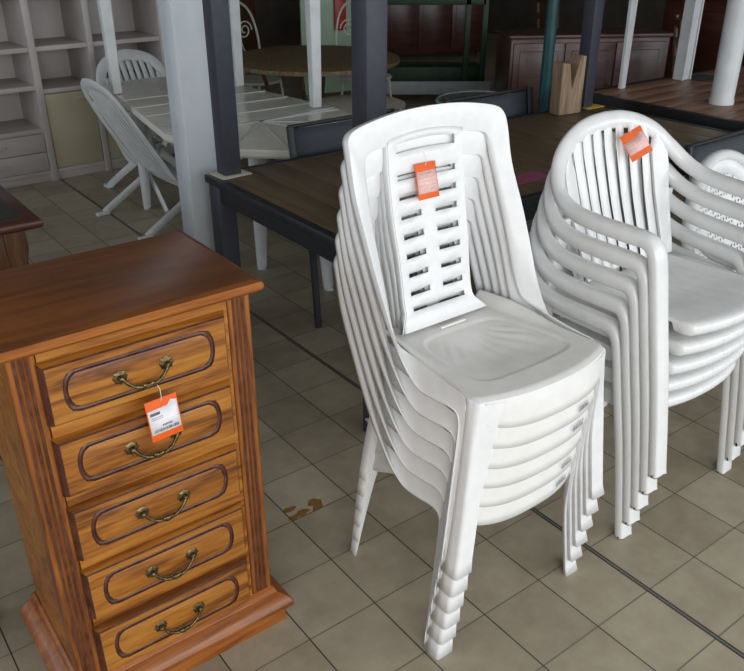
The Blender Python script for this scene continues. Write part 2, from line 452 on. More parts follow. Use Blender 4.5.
    def fleg(g):
        b = MB(); rows = []
        for k in range(15):
            z = .425*(1-k/14); q = 1-z/.425
            cx = lerp(.2055, .256, q**1.1); fy = lerp(.0210, .0, q); wd = lerp(.046, .047, q) + .018*max(0, (z-.36)/.065)**2
            sd = lerp(.040, .046, q) 
            toe = .003*max(0, 1-z/.02)
            r = lerp(.018, .009, min(1, q*2.5)); row = [(cx+toe, fy+sd, z), (cx+.001+toe, fy+sd*.5, z)]
            for a in range(5):
                th = a/4*PI/2
                row.append((cx-r+r*math.cos(th)+toe, fy+r-r*math.sin(th)-toe, z))
            row += [(cx-wd*.5, fy-toe, z), (cx-wd, fy+.001-toe, z), (cx-wd, fy+.010, z)]
            bl = 1-sstep(.15, .60, q)
            row = [(x, lerp(y, min(y, apron_y(x, zz)), bl) if i_ > 3 and i_ < 9 else y, zz) for i_, (x, y, zz) in enumerate(row)]
            rows.append([(x*g, y, zz) for x, y, zz in row])
            if k == 0: base = list(rows[0])
        for dz, ins in ((.0035, .0015), (.0065, .004), (.0078, .009)):      # rounded shoulder
            rows.insert(0, [(x-g*ins, y+ins*(.9 if y < .04 else .3)+(0 if abs(x) > .178 else .005), z0+(dz if abs(x) > .178 else -.006)) for x, y, z0 in [(p[0], p[1], .425) for p in base]])
        b.rings(rows, closed=False)
        o = b.build('leg', M['white'], root, solid=.004, off=(-1 if g > 0 else 1), smooth=50)
        return o
    fleg(1); fleg(-1)
    def rleg(g):
        b = MB(); rows = []
        for k in range(15):
            z = .425*(1-k/14); q = 1-z/.425
            cx = lerp(.176, .205, q); ry = lerp(.345, .441, q**.6); wd = lerp(.040, .030, q); sd = lerp(.050, .032, q)+.035*max(0, (z-.33)/.095)**2
            r = .009; row = [(cx, ry-sd, z), (cx, ry-sd*.5, z)]
            for a in range(5):
                th = a/4*PI/2
                row.append((cx-r+r*math.cos(th), ry-r+r*math.sin(th), z))
            row += [(cx-wd*.5, ry, z), (cx-wd, ry, z)]
            rows.append([(x*g, y, zz) for x, y, zz in row])
        b.rings(rows, closed=False)
        b.build('leg', M['white'], root, solid=.004, off=(1 if g > 0 else -1), smooth=50)
    rleg(1); rleg(-1)
    # --- inner side apron joining front and rear legs, arched along its lower edge
    for g in (1, -1):
        b = MB(); rows = []
        for k in range(13):
            y = lerp(.05, .375, k/12); x = half(y)-.002
            arch = .036 + .006*sstep(0, 5, k) + .065*sstep(6, 12, k)
            rows.append([(g*x, y, .430), (g*(x+.004), y, .430-arch*.5), (g*(x+.007), y, .430-arch)])
        b.rings(rows, closed=False)
        b.build('side_apron', M['white'], root, solid=.003, off=(1 if g > 0 else -1), smooth=50)
    return root

def barcode_label(parent, x, z, y, rows=2, sc=1.0, seed=1):
    """small greyish printed sticker of bars on the front apron"""
    rnd = random.Random(seed); b = MB()
    for r_ in range(2):
        xx = 0
        while xx < .040*sc:
            w_ = rnd.choice((.0008, .0014, .002))*sc; h_ = (.008 if r_ == 0 else .004)*sc*rnd.uniform(.8, 1)
            zz = -r_*.012*sc if r_ == 0 else .010*sc
            b.add([(xx, 0, zz), (xx+w_, 0, zz), (xx+w_, 0, zz+h_), (xx, 0, zz+h_)], [[0, 1, 2, 3]])
            xx += w_ + rnd.choice((.0012, .002, .004 if r_ else .002))*sc
    o = b.build('barcode_label', M['ink'], parent, solid=.0003, loc=(x, y, z)); o.rotation_euler.z = R(13)
    return o

SA = (1.215, 1.010); UA, DA = .058, .009
proto = side_chair()
names_A = ['white high-backed plastic stacking chair at the bottom of its stack, legs on the floor',
           'white high-backed plastic stacking chair second from the bottom of its stack',
           'white high-backed plastic stacking chair third from the bottom of its stack, without a barcode',
           'white high-backed plastic stacking chair third from the top of its stack',
           'white high-backed plastic stacking chair directly under the topmost one',
           'topmost white high-backed plastic chair of the stack, an orange tag on its slatted back']
for k in range(6):
    loc = W(SA[0], SA[1]-DA*k, UA*k)
    c = proto if k == 0 else dup(proto, loc)
    c.location = loc; c['label'] = names_A[k]; c['group'] = 'stacked high-backed white chairs'
    c.rotation_euler.z = YAW
chairsA = [o for o in COL.objects if o.name.startswith('stacking_chair')]
chairsA.sort(key=lambda o: o.location.z)
for k, sd in ((0, 1), (1, 2), (3, 3), (4, 4)):
    barcode_label(chairsA[k], .082, .378, -.0262, seed=sd, sc=1.15)

# ------------------------------------------------------------------ stacking armchair with a hooped back
def arm_chair():
    root = thing('stacking_armchair', '', 'chair', 0, 0)
    # one continuous moulding: hoop, arm, rounded corner and front leg; cut into rim and legs
    half = [(0, .530, .822), (.07, .528, .817), (.14, .518, .800), (.205, .500, .768), (.252, .474, .722), (.282, .430, .676), (.292, .370, .650), (.290, .30, .640), (.284, .22, .636), (.278, .165, .634)]
    low = [(.276, .138, .628), (.274, .122, .608), (.272, .112, .575), (.268, .088, .44), (.263, .052, .24), (.260, .018, .02), (.260, .0145, 0)]
    hs = spline(half+low, 4); cut = (len(half)-1)*4
    def ring_at(i, g):
        p = hs[i]; d = (hs[min(i+1, len(hs)-1)]-hs[max(i-1, 0)]).normalized()
        if i == 0: d = Vector((1, 0, 0))
        up = Vector((0, .45, 1)); A_ = d.cross(up).normalized()
        if A_.y > 0: A_ = -A_                       # points forward and inward over the hoop
        X_ = (Vector((-1, 0, 0)) - d*d.dot(Vector((-1, 0, 0)))).normalized()
        k = sstep(18, 30, i); lat = (A_.lerp(X_, k)).normalized(); lat = (lat-d*d.dot(lat)).normalized(); nor = d.cross(lat).normalized()
        q = min(1, i/26); ra = lerp(.014, .0205, sstep(.3, .9, q)); rb = lerp(.026, .0225, sstep(.3, .9, q)); ex = lerp(1, .75, sstep(20, 34, i))
        m_ = sstep(cut-4, cut+12, i); ra = lerp(ra, .026, m_); rb = lerp(rb, .0145, m_); ex = lerp(ex, .42, m_)
        if i > len(hs)-4: ra += .002
        out = []
        for a in range(16):
            th = 2*PI*a/16; f_ = lambda c_: math.copysign(abs(c_)**ex, c_)
            v = p + lat*ra*f_(math.cos(th)) + nor*rb*f_(math.sin(th)); out.append((g*v.x, v.y, v.z))
        return out
    b = MB()
    R_ = [ring_at(i, 1) for i in range(cut+1)]
    def mir(r): return [(-r[a][0], r[a][1], r[a][2]) for a in range(16)]
    b.rings([mir(r) for r in R_[::-1]] + R_[1:] if False else R_, cap0=False, cap1=False)
    b.rings([mir(r) for r in R_], cap0=False, cap1=False)
    b.build('back_rim', M['white_arm'], root, smooth=60)
    for g in (1, -1):
        b = MB(); b.rings([ring_at(i, g) for i in range(cut, len(hs))], cap0=False); b.build('leg', M['white_arm'], root, smooth=60)
    # rear legs
    for g in (1, -1):
        b = MB(); rows = []
        for k in range(10):
            z = .60*(1-k/9); q = k/9; x = lerp(.235, .245, q); y = lerp(.445, .50, q); w_, d_ = lerp(.020, .024, q), .011
            rows.append([(g*(x-w_), y-d_, z), (g*(x+w_), y-d_+.003, z), (g*(x+w_), y+d_, z), (g*(x-w_), y+d_, z)])
        b.rings(rows); b.build('leg', M['white_arm'], root, bevel=.004)
    # back : borders and vertical slats inside the hoop
    b = MB()
    def bp(x, z):      # surface of the back, curved round the sitter
        y = interp([(.40, .385), (.46, .405), (.60, .460), (.74, .505), (.84, .528)], z)[0]
        return Vector((x, y - .62*x*x, z))
    def topz(x): return .806 - .95*x*x - 8*x**4
    for k in range(7):
        x = (k-3)*.0505; pts = []
        for j in range(13):
            q = j/12; z = lerp(.425, topz(x)+.006, q); xx = x*lerp(.86, 1.0, q)
            pts.append(bp(xx, z))
        b.tube(pts, [(.0175, .0055)]*13, n=10, up=(0, -1, .3))
    for g in (1, -1):
        rows = []
        for j in range(13):
            q = j/12; z = lerp(.425, .768, q); xi = g*lerp(.160, .176, q)+g*.012*sstep(.85, 1, q); xo = g*(lerp(.196, .234, min(1, q*1.15))-.030*sstep(.78, 1, q))
            p, r_ = bp(xi, z), bp(xo, z); m_ = (p+r_)/2 + Vector((0, -.004, 0))
            bk = Vector((0, .008, 0))
            rows.append([tuple(p), tuple(m_), tuple(r_), tuple(r_+bk), tuple(m_+bk), tuple(p+bk)])
        b.rings(rows)
    b.build('backrest', M['white_arm'], root, smooth=60)
    # seat : gently dished slab with a thick rolled front edge scored by fine grooves
    b = MB(); NU = 112; rows = []
    sec = [(.050, -.036), (.020, -.038), (.006, -.034), (-.001, -.024), (-.002, -.012), (.003, -.004), (.012, 0), (.03, .0005)] + [(.06+.33*k/14, 0) for k in range(15)] + [(.39, -.012), (.30, -.012), (.20, -.013), (.10, -.014), (.060, -.018)]
    for i in range(NU+1):
        u = -1+2*i/NU; ring = []
        for k, (y, dz) in enumerate(sec):
            yy = y + (.030 - .034*(1-abs(u)**2.2))*(1-sstep(.05, .3, y)) + .010*sstep(.96, 1, abs(u))*(y < .05)
            hw = lerp(.205, .188, yy/.4)
            z = .425 + dz - (.015*sstep(.05, .2, y)*(1-u**4) + .004*sstep(.1, .35, y))
            if i % 12 == 4 and y < .05 and 1 < k < 8: z -= .0014*(1 if k > 4 else 0); yy += .0016
            if k > 7 and k < 23: z += .0010*math.sin(u*22)*sstep(.06, .12, y)*sstep(.36, .28, y)
            ring.append((u*hw, yy, z - .003*sstep(.97, 1, abs(u))*(1 if dz > -.01 else -1)))
        rows.append(ring)
    b.rings(rows)
    b.build('seat', M['white_arm'], root, smooth=50)
    # side rails under the seat
    for g in (1, -1):
        b = MB(); rows = []
        for k in range(9):
            y = lerp(.115, .47, k/8); x = lerp(.228, .226, k/8)
            rows.append([(g*(x-.006-.028), y, .418), (g*x, y, .412), (g*(x+.004), y, .372), (g*(x-.004), y, .372), (g*(x-.012), y, .404), (g*(x-.034), y, .410)])
        b.rings(rows); b.build('side_rail', M['white_arm'], root, smooth=40)
    return root

SB = (1.947, 1.008); UB, DB = .065, .017
ac = arm_chair()
names_B = ['white plastic armchair at the bottom of the armchair stack, legs on the floor',
           'white plastic armchair second from the bottom of the armchair stack',
           'white plastic armchair in the middle of the armchair stack',
           'white plastic armchair directly under the topmost armchair',
           'topmost white plastic armchair of the stack, a tilted orange tag on its hooped back']
for k in range(5):
    loc = W(SB[0], SB[1]-DB*k, UB*k)
    c = ac if k == 0 else dup(ac, loc)
    c.location = loc; c.rotation_euler.z = YAW; c['label'] = names_B[k]; c['group'] = 'stacked white armchairs'

# ------------------------------------------------------------------ price tags
def price_tag(label, loc, rot, w=.062, h=.080, paper='paper_pink', torn=False, detail=False, band=.22):
    root = bpy.data.objects.new('price_tag', None); COL.objects.link(root); root.location = loc; root.rotation_euler = rot
    tag(root, label, 'price tag')
    b = MB(); b.box(-w/2, w/2, -.0006, .0006, -h, 0, ch=.0004); b.build('tag_card', M['orange'], root)
    b = MB()
    z0, z1 = -h*(1-band*.75), -h*band; x0, x1 = -w/2+.002, w/2-.002
    pts = [(x0, z0), (x1, z0), (x1, z1+(.006 if torn else 0)), (x1-.012, z1+(.010 if torn else .0)), (x1-.020, z1), (x0, z1-.001)]
    b.add([(x, -.0012, z) for x, z in pts], [list(range(len(pts)))])
    lab = b.build('paper_label', M[paper], root, solid=.0004)
    b = MB(); rnd = random.Random(7)
    def bar(xa, xb, za, zb): b.add([(xa, -.0019, za), (xb, -.0019, za), (xb, -.0019, zb), (xa, -.0019, zb)], [[0, 1, 2, 3]])
    if detail:
        bar(x0+.004, x0+.024, z1-.013, z1-.007)
        xx = x0+.006
        while xx < x1-.004: bar(xx, xx+.0012, z0+.004, z0+.010); xx += rnd.choice((.002, .003, .0026))
        for zz in (z1-.019, z1-.023):
            xx = x0+.005
            while xx < x0+.028: bar(xx, xx+.0014, zz, zz+.0012); xx += .0022
        xx = -.006
        while xx < .014: bar(xx, xx+.0018, z0+.014, z0+.018); xx += .003
    else:
        zz = z1-.006
        while zz > z0+.006:
            xx = x0+.004
            while xx < x1-.006: bar(xx, xx+.0015, zz, zz+.0010); xx += rnd.choice((.003, .005))
            zz -= .009
    b.build('print', M['ink'] if detail else M['orange'], lab, solid=.0002)
    b = MB(); b.tube([(0, -.001, -.006), (.002, -.004, .004), (.004, .001, .018), (.002, .006, .026)], .0006, n=5)
    b.build('tie', M['white'], root)
    return root

# ------------------------------------------------------------------ chest of drawers
def chest():
    root = thing('chest_of_drawers', 'honey oak chest of five carved drawers with brass handles, red-brown top', 'chest of drawers', 0, 0)
    x0, x1, yf, yb, zt = .229, .712, 1.365, 1.695, .916
    b = MB()
    b.box(x0+.004, x1-.004, yf+.03, yb, .08, zt)                      # carcass behind
    b.box(x0+.052, x1-.052, yf+.002, yf+.04, .09, zt)                 # face frame
    b.build('body', M['oak'], root, bevel=.001)
    # fluted corner pilasters
    for g, xa in ((1, x1-.050), (-1, x0)):
        prof = []
        xs = [0, .004, .010, .0125, .016, .0195, .022, .0245, .028, .0315, .034, .0365, .040, .046, .050]
        ds = [.0, 0, 0, .004, .0055, .004, 0, .004, .0055, .004, 0, .004, .0055, 0, 0]
        xs = [0, .003, .008, .0105, .0135, .0165, .019, .0215, .0245, .0275, .030, .0325, .0355, .0385, .041, .047, .050]
        ds = [.003, 0, 0, .004, .0055, .004, 0, .004, .0055, .004, 0, .004, .0055, .004, 0, 0, .003]
        b = MB()
        for i in range(len(xs)-1):
            dark = max(ds[i], ds[i+1]) > .0045 or False
            vs = [(xa+xs[i], yf+ds[i], .10), (xa+xs[i+1], yf+ds[i+1], .10), (xa+xs[i+1], yf+ds[i+1], zt), (xa+xs[i], yf+ds[i], zt)]
            b.add(vs, [[0, 1, 2, 3]], 1 if dark else 0)
        b.box(xa, xa+.050, yf+.006, yf+.045, .09, zt, mi=0)
        b.build('pilaster', [M['oak_v'], M['glaze']], root, smooth=60)
    # top with a moulded edge
    b = MB(); rings = []
    for (o, z) in [(-.006, .912), (.004, .915), (.014, .920), (.022, .928), (.023, .937), (.019, .943), (.013, .9455), (.010, .9445), (.007, .9465)]:
        a0, a1, c0, c1 = x0-o, x1+o, yf-o-.006, yb+o*.3+.012; r_ = .006
        ring = []
        for (cx, cy, st) in ((a1-r_, c1-r_, 0), (a0+r_, c1-r_, 1), (a0+r_, c0+r_, 2), (a1-r_, c0+r_, 3)):
            for q in range(4):
                th = (st+q/3)*PI/2; ring.append((cx+r_*math.cos(th), cy+r_*math.sin(th), z))
        rings.append(ring)
    b.rings(rings)
    b.mi = [0 if max(v_ for v_ in [b.v[i][2] for i in f]) < .9445 else 1 for f in b.f]
    b.build('top', [M['oak_edge'], M['oak_top']], root, smooth=30)
    # plinth mouldings
    b = MB(); rings = []
    for (o, z) in [(0, .108), (.006, .104), (.010, .092), (.020, .086), (.034, .076), (.040, .066), (.040, .052), (.030, .046), (.024, .044), (.024, .0)]:
        a0, a1, c0, c1 = x0-o, x1+o, yf-o, yb+.01
        rings.append([(a0, c0, z), (a1, c0, z), (a1, c1, z), (a0, c1, z)])
    b.rings(rings, cap0=True)
    b.build('plinth', M['oak_edge'], root, smooth=30, bevel=.002)
    # drawers
    hp = .1625
    for k in range(5):
        zc = .826 - hp*k; hw, hh = .187, .0665; xc = .4635
        b = MB(); N = 64
        def ray_rect(a, w_, h_):
            c_, s_ = math.cos(a), math.sin(a); t = min(w_/abs(c_) if abs(c_) > 1e-6 else 1e9, h_/abs(s_) if abs(s_) > 1e-6 else 1e9)
            return (t*c_, t*s_)
        # angles that include the rectangle's corners
        ca = math.atan2(hh, hw); angs = []
        for (a, c) in ((-ca, ca), (ca, PI-ca), (PI-ca, PI+ca), (PI+ca, 2*PI-ca)):
            n_ = 10 if (c-a) < 1.0 else 24
            angs += [a+(c-a)*q/n_ for q in range(n_)]
        def cart(w_, h_, r_=.034):        # long panel with bowed round ends
            out = []
            for a in angs:
                c_, s_ = math.cos(a), math.sin(a); lo, hi = 0, 1
                for _ in range(24):
                    m_ = (lo+hi)/2; x, y = m_*c_, m_*s_
                    # inside test: straight rails, ends are arcs
                    ex = w_ - .013*(abs(y)/h_)**2.2 - .007*(abs(y)/h_)**14 if abs(y) < h_ else -1
                    if abs(y) < h_ and abs(x) < ex: lo = m_
                    else: hi = m_
                out.append((lo*c_, lo*s_))
            return out
        def loop(pts, d, dz=0): return [(xc+x, yf-d, zc+dz+y) for x, y in pts]
        rect = lambda w_, h_: [ray_rect(a, w_, h_) for a in angs]
        def rect2(w_, h_):   # keeps the corner vertices matched with the outer loop
            return [(x*w_/hw, y*h_/hh) for x, y in rect(hw, hh)]
        L_ = [(loop(rect2(hw, hh), -.004), 0), (loop(rect2(hw, hh), .001), 0), (loop(rect2(hw-.0035, hh-.0025), .008), 1),
              (loop(rect2(hw-.0065, hh-.005), .015), 1), (loop(rect2(hw-.009, hh-.008), .018), 0),
              (loop(cart(.153, .045), .018), 0), (loop(cart(.1515, .0435), .013), 1), (loop(cart(.1485, .0405), .0115), 1), (loop(cart(.1455, .0375), .013), 1),
              (loop(cart(.1435, .0355), .0175), 0), (loop(cart(.140, .032), .0190), 0), (loop(cart(.06, .012), .0192), 0)]
        nn = len(angs)
        for i in range(len(L_)-1):
            vs = L_[i][0]+L_[i+1][0]
            fs = [[j, (j+1) % nn, nn+(j+1) % nn, nn+j] for j in range(nn)]
            mi = 1 if L_[i+1][1] or L_[i][1] else 0
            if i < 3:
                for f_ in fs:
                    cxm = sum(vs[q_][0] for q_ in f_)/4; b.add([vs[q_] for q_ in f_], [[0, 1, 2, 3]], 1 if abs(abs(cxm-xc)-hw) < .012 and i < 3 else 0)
                continue
            b.add(vs, fs, mi)
        b.add(L_[-1][0], [list(range(nn))], 0)
        # end faces of the drawer front get the darker material
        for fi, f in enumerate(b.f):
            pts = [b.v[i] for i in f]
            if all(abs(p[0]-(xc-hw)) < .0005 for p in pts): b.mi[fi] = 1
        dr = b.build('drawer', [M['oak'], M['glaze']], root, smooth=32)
        if k == 4: pass
        # brass swag handle
        h = MB()
        for g in (-1, 1):
            cx = xc + g*.047
            h.lathe([(.0005, .0000), (.0130, .0), (.0145, .002), (.010, .0045), (.0062, .005), (.0066, .009), (.0050, .013), (.0012, .015)], n=24, c=(cx, yf-.0185, zc), axis='Y',
                    mod=lambda a: 1+.10*math.cos(8*a))
        pts = []; rr = []
        for q in range(25):
            u = q/24*2-1
            zz = zc - .026*(1-abs(u)**3.0) + .0; yy = yf-.031-.006*(1-u*u)
            if abs(u) > .93: yy += .0
            pts.append((xc+u*.046, yy, zz))
            rr.append(.0031 + .0030*math.exp(-(u/.16)**2) + .0016*math.exp(-((abs(u)-.35)/.07)**2) + .0009*math.sin(q*2.4)**2)
        h.tube(pts, rr, n=9)
        for u in (-.16, -.08, 0, .08, .16):
            h.lathe([(.0004, -.003), (.004, -.002), (.0052, 0), (.004, .002), (.0004, .003)], n=8, c=(xc+u*.05, yf-.040, zc-.024+abs(u)*.01), axis='Y')
        h.build('handle', M['brass'], dr, smooth=60)
    return root
chest()
price_tag('orange and white price tag hanging from the top drawer handle of the oak chest', W(.478, 1.318, .771), (R(-3), R(-3), YAW), w=.066, h=.090, paper='paper', torn=True, detail=True)

# tags on the chairs: local chair point -> world
def chair_pt(S_, U, D, k, x, y, z): return W(S_[0]+x, S_[1]-D*k+y, U*k+z)
price_tag('orange tag with a faded pink label hanging on the slatted back of the tall-backed chair', chair_pt(SA, UA, DA, 5, -.022, .418, .812), (R(-14), R(0), YAW), w=.062, h=.082)
price_tag('tilted orange tag with a torn pink label hanging on the hooped back of the armchair', chair_pt(SB, UB, DB, 4, .036, .470, .797), (R(-16), R(-30), YAW-R(28)), w=.066, h=.082, torn=True, band=.30)

# ------------------------------------------------------------------ brown slatted dining table, a second one standing on it
TX0, TX1, TY0, TY1, TZ = 1.29, 3.50, 1.83, 2.76, .74
def slat_table(name, label, lx0, lx1, ly0, ly1, h, lw, zb=0, x0=None, x1=None, y0=None, y1=None, top=True):
    root = thing(name, label, 'table', 0, 0, zb)
    b = MB()
    b.box(x0, x0+.03, y0, y1, h-.028, h, ch=.002); b.box(x1-.03, x1, y0, y1, h-.028, h, ch=.002)
    b.box(x0+.03, x1-.03, y0, y0+.03, h-.028, h, ch=.002); b.box(x0+.03, x1-.03, y1-.03, y1, h-.028, h, ch=.002)
    b.box(lx0+.01, lx1-.01, ly0+.01, ly0+.035, h-.095, h-.028); b.box(lx0+.01, lx1-.01, ly1-.035, ly1-.01, h-.095, h-.028)
    b.box(lx0+.01, lx0+.035, ly0+.035, ly1-.035, h-.095, h-.028); b.box(lx1-.035, lx1-.01, ly0+.035, ly1-.035, h-.095, h-.028)
    b.build('frame', M['charcoal'], root)
    b = MB(); n = 15; w_ = (x1-x0-.06)/n
    for i in range(n): b.box(x0+.03+w_*i+.002, x0+.03+w_*(i+1)-.002, y0+.031, y1-.031, h-.022, h-.001, ch=.0015)
    b.build('tabletop', M['slat'], root)
    for (a, c) in ((lx0+.100, ly0), (lx1-lw-.100, ly0), (lx0, ly1-lw), (lx1-lw, ly1-lw)):
        b = MB(); b.box(a, a+lw, c, c+lw, 0, h-.028, ch=.003); b.build('leg', M['charcoal_blue'], root)
    return root
slat_table('dining_table', 'brown slatted dining table with charcoal frame standing on the floor behind the plastic chairs', TX0+.01, TX1-.01, TY0+.01, TY1-.01, TZ, .072, 0, TX0, TX1, TY0, TY1)
def post(label, s_, t_, z0, w_=.068):
    b = MB(); b.box(-w_/2, w_/2, -w_/2, w_/2, 0, HZ-z0, ch=.003)
    tag(b.build('square_post', M['charcoal_blue'], loc=W(s_, t_, z0), rz=YAW), label, 'post', 'charcoal square posts')
post('charcoal square post rising from the left rear corner of the brown table', 1.370, 2.71, TZ+.0035)
post('charcoal square post rising from the brown table directly behind the tall-backed chairs', 1.407, 1.880, TZ+.0005, .072)
post('charcoal square post rising from the far right of the brown table, beside the timber block', 3.385, 2.71, TZ+.0035)
def pad(label, m, s, t, w_=.11, d_=.09, rz=0):
    b = MB(); b.box(-w_/2, w_/2, -d_/2, d_/2, 0, .0035, ch=.001)
    tag(b.build('protective_pad', m, loc=W(s, t, TZ), rz=YAW+rz), label, 'pad')
pad('cream cardboard pad under the left rear post on the brown table corner', M['card'], 1.372, 2.705, .125, .105, R(4))
pad('yellow cardboard pad under the far right post on the brown table', M['yellow_card'], 3.415, 2.70, .13, .11)
b = MB(); b.box(-.09, .09, -.045, .045, 0, .0015)
tag(b.build('pink_paper', M['pink'], loc=W(2.22, 2.00, TZ), rz=YAW), 'pink sheet of paper lying near the front edge of the brown table', 'paper')

# rough timber block with a V notch, on the far end of the brown table
b = MB(); d_ = .07; O = [(0, 0), (.145, 0), (.145, .268), (.112, .272), (.070, .125), (.045, .240), (.0, .246)]
b.rings([[(x, 0, z) for x, z in O], [(x, d_, z) for x, z in O]])
tag(b.build('notched_timber', M['raw_wood'], loc=W(3.125, 2.64, TZ), rz=YAW-R(6), bevel=.004), 'rough pale timber block with a V notch on the far end of the brown table', 'timber block')

# ------------------------------------------------------------------ charcoal sling chairs behind the table
def sling_chair(label, s, t, rz=0, group='charcoal sling chairs'):
    root = thing('sling_chair', label, 'chair', s, t, 0, rz, group)
    w_ = .28
    for g in (-1, 1):
        b = MB(); b.tube([(g*w_, -.24, 0), (g*w_, -.24, .56), (g*w_, -.21, .590), (g*w_, .0, .595), (g*w_, .15, .59)], .0145, n=8); b.build('front_leg', M['charcoal'], root)
        b = MB(); b.tube([(g*w_*.98, .06, 0), (g*w_*.98, .09, .40), (g*w_*.98, .17, .50), (g*w_*.98, .225, .845)], (.018, .012), n=8); b.build('rear_leg', M['charcoal'], root)
        b = MB(); b.box(g*w_-.025, g*w_+.025, -.25, .15, .603, .619, ch=.005); b.build('armrest', M['charcoal'], root)
    b = MB(); rows = []
    for (y, z) in spline([(-.235, .44, 0), (-.1, .415, 0), (.10, .40, 0), (.155, .42, 0), (.18, .50, 0), (.212, .68, 0), (.236, .83, 0), (.240, .836, 0), (.244, .828, 0)], 3) and [(p.x, p.y) for p in spline([(-.235, .44, 0), (-.1, .415, 0), (.10, .40, 0), (.155, .42, 0), (.18, .50, 0), (.212, .68, 0), (.236, .83, 0)], 3)]:
        rows.append([(x*.27, y, z-.004*(1-x*x)) for x in (-1, -.5, 0, .5, 1)])
    b.rings(rows, closed=False); b.build('sling', M['sling'], root, solid=.004, off=0)
    b = MB(); b.tube([(-.275, .238, .838), (.275, .238, .838)], .009, n=8); b.build('top_rail', M['charcoal'], root)
    return root
sc = sling_chair('charcoal sling chair behind the brown table, between the two charcoal posts at left', 2.00, 2.62, 0)
dup(sc, W(2.855, 2.62, 0), YAW, 'charcoal sling chair behind the brown table, left of the notched timber block', 'charcoal sling chairs')
dup(sc, W(3.02, 1.46, 0), YAW+R(2), 'dark sling chair at the right, behind the white lattice-backed chair', 'charcoal sling chairs')

# ------------------------------------------------------------------ white lattice-backed garden chair
def lattice_chair():
    root = thing('lattice_chair', 'white plastic chair with a round lattice back at the right edge, behind the armchair stack', 'chair', 2.52, 1.27)
    def P(x, z):
        q = (z-.42)/.5; return Vector((x, .06+.10*q - .55*x*x, z))
    rx, rz_, zc = .225, .235, .665
    b = MB(); pts = [P(rx*math.cos(a), zc+rz_*math.sin(a)) for a in [2*PI*k/48 for k in range(48)]]
    b.tube(pts, (.013, .020), n=8, up=(0, 1, 0), closed_path=True)
    # solid border band
    rows = []
    for k in range(49):
        a = 2*PI*k/48; rows.append([tuple(P(q*rx*math.cos(a), zc+q*rz_*math.sin(a))) for q in (.99, .86, .74)])
    b.rings(rows, closed=False)
    b.build('back_rim', M['white'], root, solid=.004, smooth=60)
    # lattice with real holes
    b = MB(); n = 44; vs = []; fs = []
    for j in range(n+1):
        for i in range(n+1):
            vs.append(tuple(P((-1+2*i/n)*rx*.78, zc+(-1+2*j/n)*rz_*.78)))
    for j in range(n):
        for i in range(n):
            x, y = -1+2*(i+.5)/n, -1+2*(j+.5)/n
            if x*x+y*y > .99: continue
            rr = math.hypot(x, y); rib = abs(math.sin(6*math.atan2(y, x)/2)) < .12 or abs(rr-.5) < .05
            if (i % 2 == 0 and j % 2 == 0) and not rib: continue
            fs.append([j*(n+1)+i, j*(n+1)+i+1, (j+1)*(n+1)+i+1, (j+1)*(n+1)+i])
    b.add(vs, fs); b.build('lattice', M['white'], root, solid=.004, off=0, smooth=30)
    b = MB(); rows = []
    for k in range(9):
        y = -.36+.44*k/8; rows.append([(x*lerp(.22, .19, k/8), y, .42-.012*(1-x*x)-(.02 if k == 0 else 0)) for x in [-1+q/5 for q in range(11)]])
    b.rings(rows, closed=False); b.build('seat', M['white'], root, solid=.006)
    for (x, y) in ((.20, -.34), (-.20, -.34), (.19, .06), (-.19, .06)):
        b = MB(); b.tube([(x, y, .43), (x*1.15, y*1.15, 0)], [(.022, .018), (.014, .014)], n=8); b.build('leg', M['white'], root)
    for g in (1, -1):
        b = MB(); b.tube(spline([(g*.20, .05, .66), (g*.25, -.05, .655), (g*.26, -.25, .65), (g*.235, -.33, .62), (g*.225, -.35, .42)], 4), (.018, .012), n=8); b.build('armrest', M['white'], root)
    return root
lattice_chair()

# ------------------------------------------------------------------ reddish table at the right with a white table standing on it
root = thing('plank_table', 'reddish wooden plank table on black legs at the right rear', 'table', 0, 0)
ax0, ax1, ay0, ay1 = 3.70, 5.25, 1.15, 2.98
b = MB(); n = 14
for i in range(n):
    w_ = (ay1-ay0-.06)/n; b.box(ax0+.03, ax1-.03, ay0+.03+w_*i+.001, ay0+.03+w_*(i+1)-.001, .715, .739, ch=.001)
b.build('tabletop', M['redwood'], root)
b = MB()
b.box(ax0, ax0+.03, ay0, ay1, .64, .74); b.box(ax1-.03, ax1, ay0, ay1, .64, .74); b.box(ax0+.03, ax1-.03, ay0, ay0+.03, .64, .74); b.box(ax0+.03, ax1-.03, ay1-.03, ay1, .64, .74)
b.build('frame', M['black'], root)
for (a, c) in ((ax0+.03, ay0+.03), (ax1-.10, ay0+.03), (ax0+.03, ay1-.10), (ax1-.10, ay1-.10)):
    b = MB(); b.box(a, a+.07, c, c+.07, 0, .64, ch=.003); b.build('leg', M['black'], root)
root = thing('garden_table', 'white plastic table standing upright on top of the reddish plank table', 'table', 0, 0, .741)
b = MB(); b.box(3.84, 4.62, 1.80, 3.02, .70, .725, ch=.01); b.build('tabletop', M['white_old'], root)
for (x, y, w_, d_) in ((3.945, 2.90, .05, .022), (4.47, 2.87, .075, .05), (3.945, 1.90, .05, .022), (4.47, 1.90, .075, .05)):
    b = MB(); b.rings([[(x-w_/2*q, y-d_/2, z), (x+w_/2*q, y-d_/2, z), (x+w_/2*q, y+d_/2, z), (x-w_/2*q, y+d_/2, z)] for q, z in ((.8, 0), (1.2, .70))])
    if d_ > .03:
        for g in (-1, 1): b.box(x+g*w_*.5-.006, x+g*w_*.5+.006, y-.035, y+.035, 0, .70)
    b.build('leg', M['white_old'], root, bevel=.003)
b = MB(); b.lathe([(.062, 0), (.062, .02), (.058, .03), (.062, .70)], n=28, c=(4.02, 2.33, 0)); b.build('pedestal', M['white_old'], root, smooth=50)
b = MB(); b.lathe([(.10, 0), (.105, .003), (.103, .005), (.09, .006), (.02, .006)], n=32)
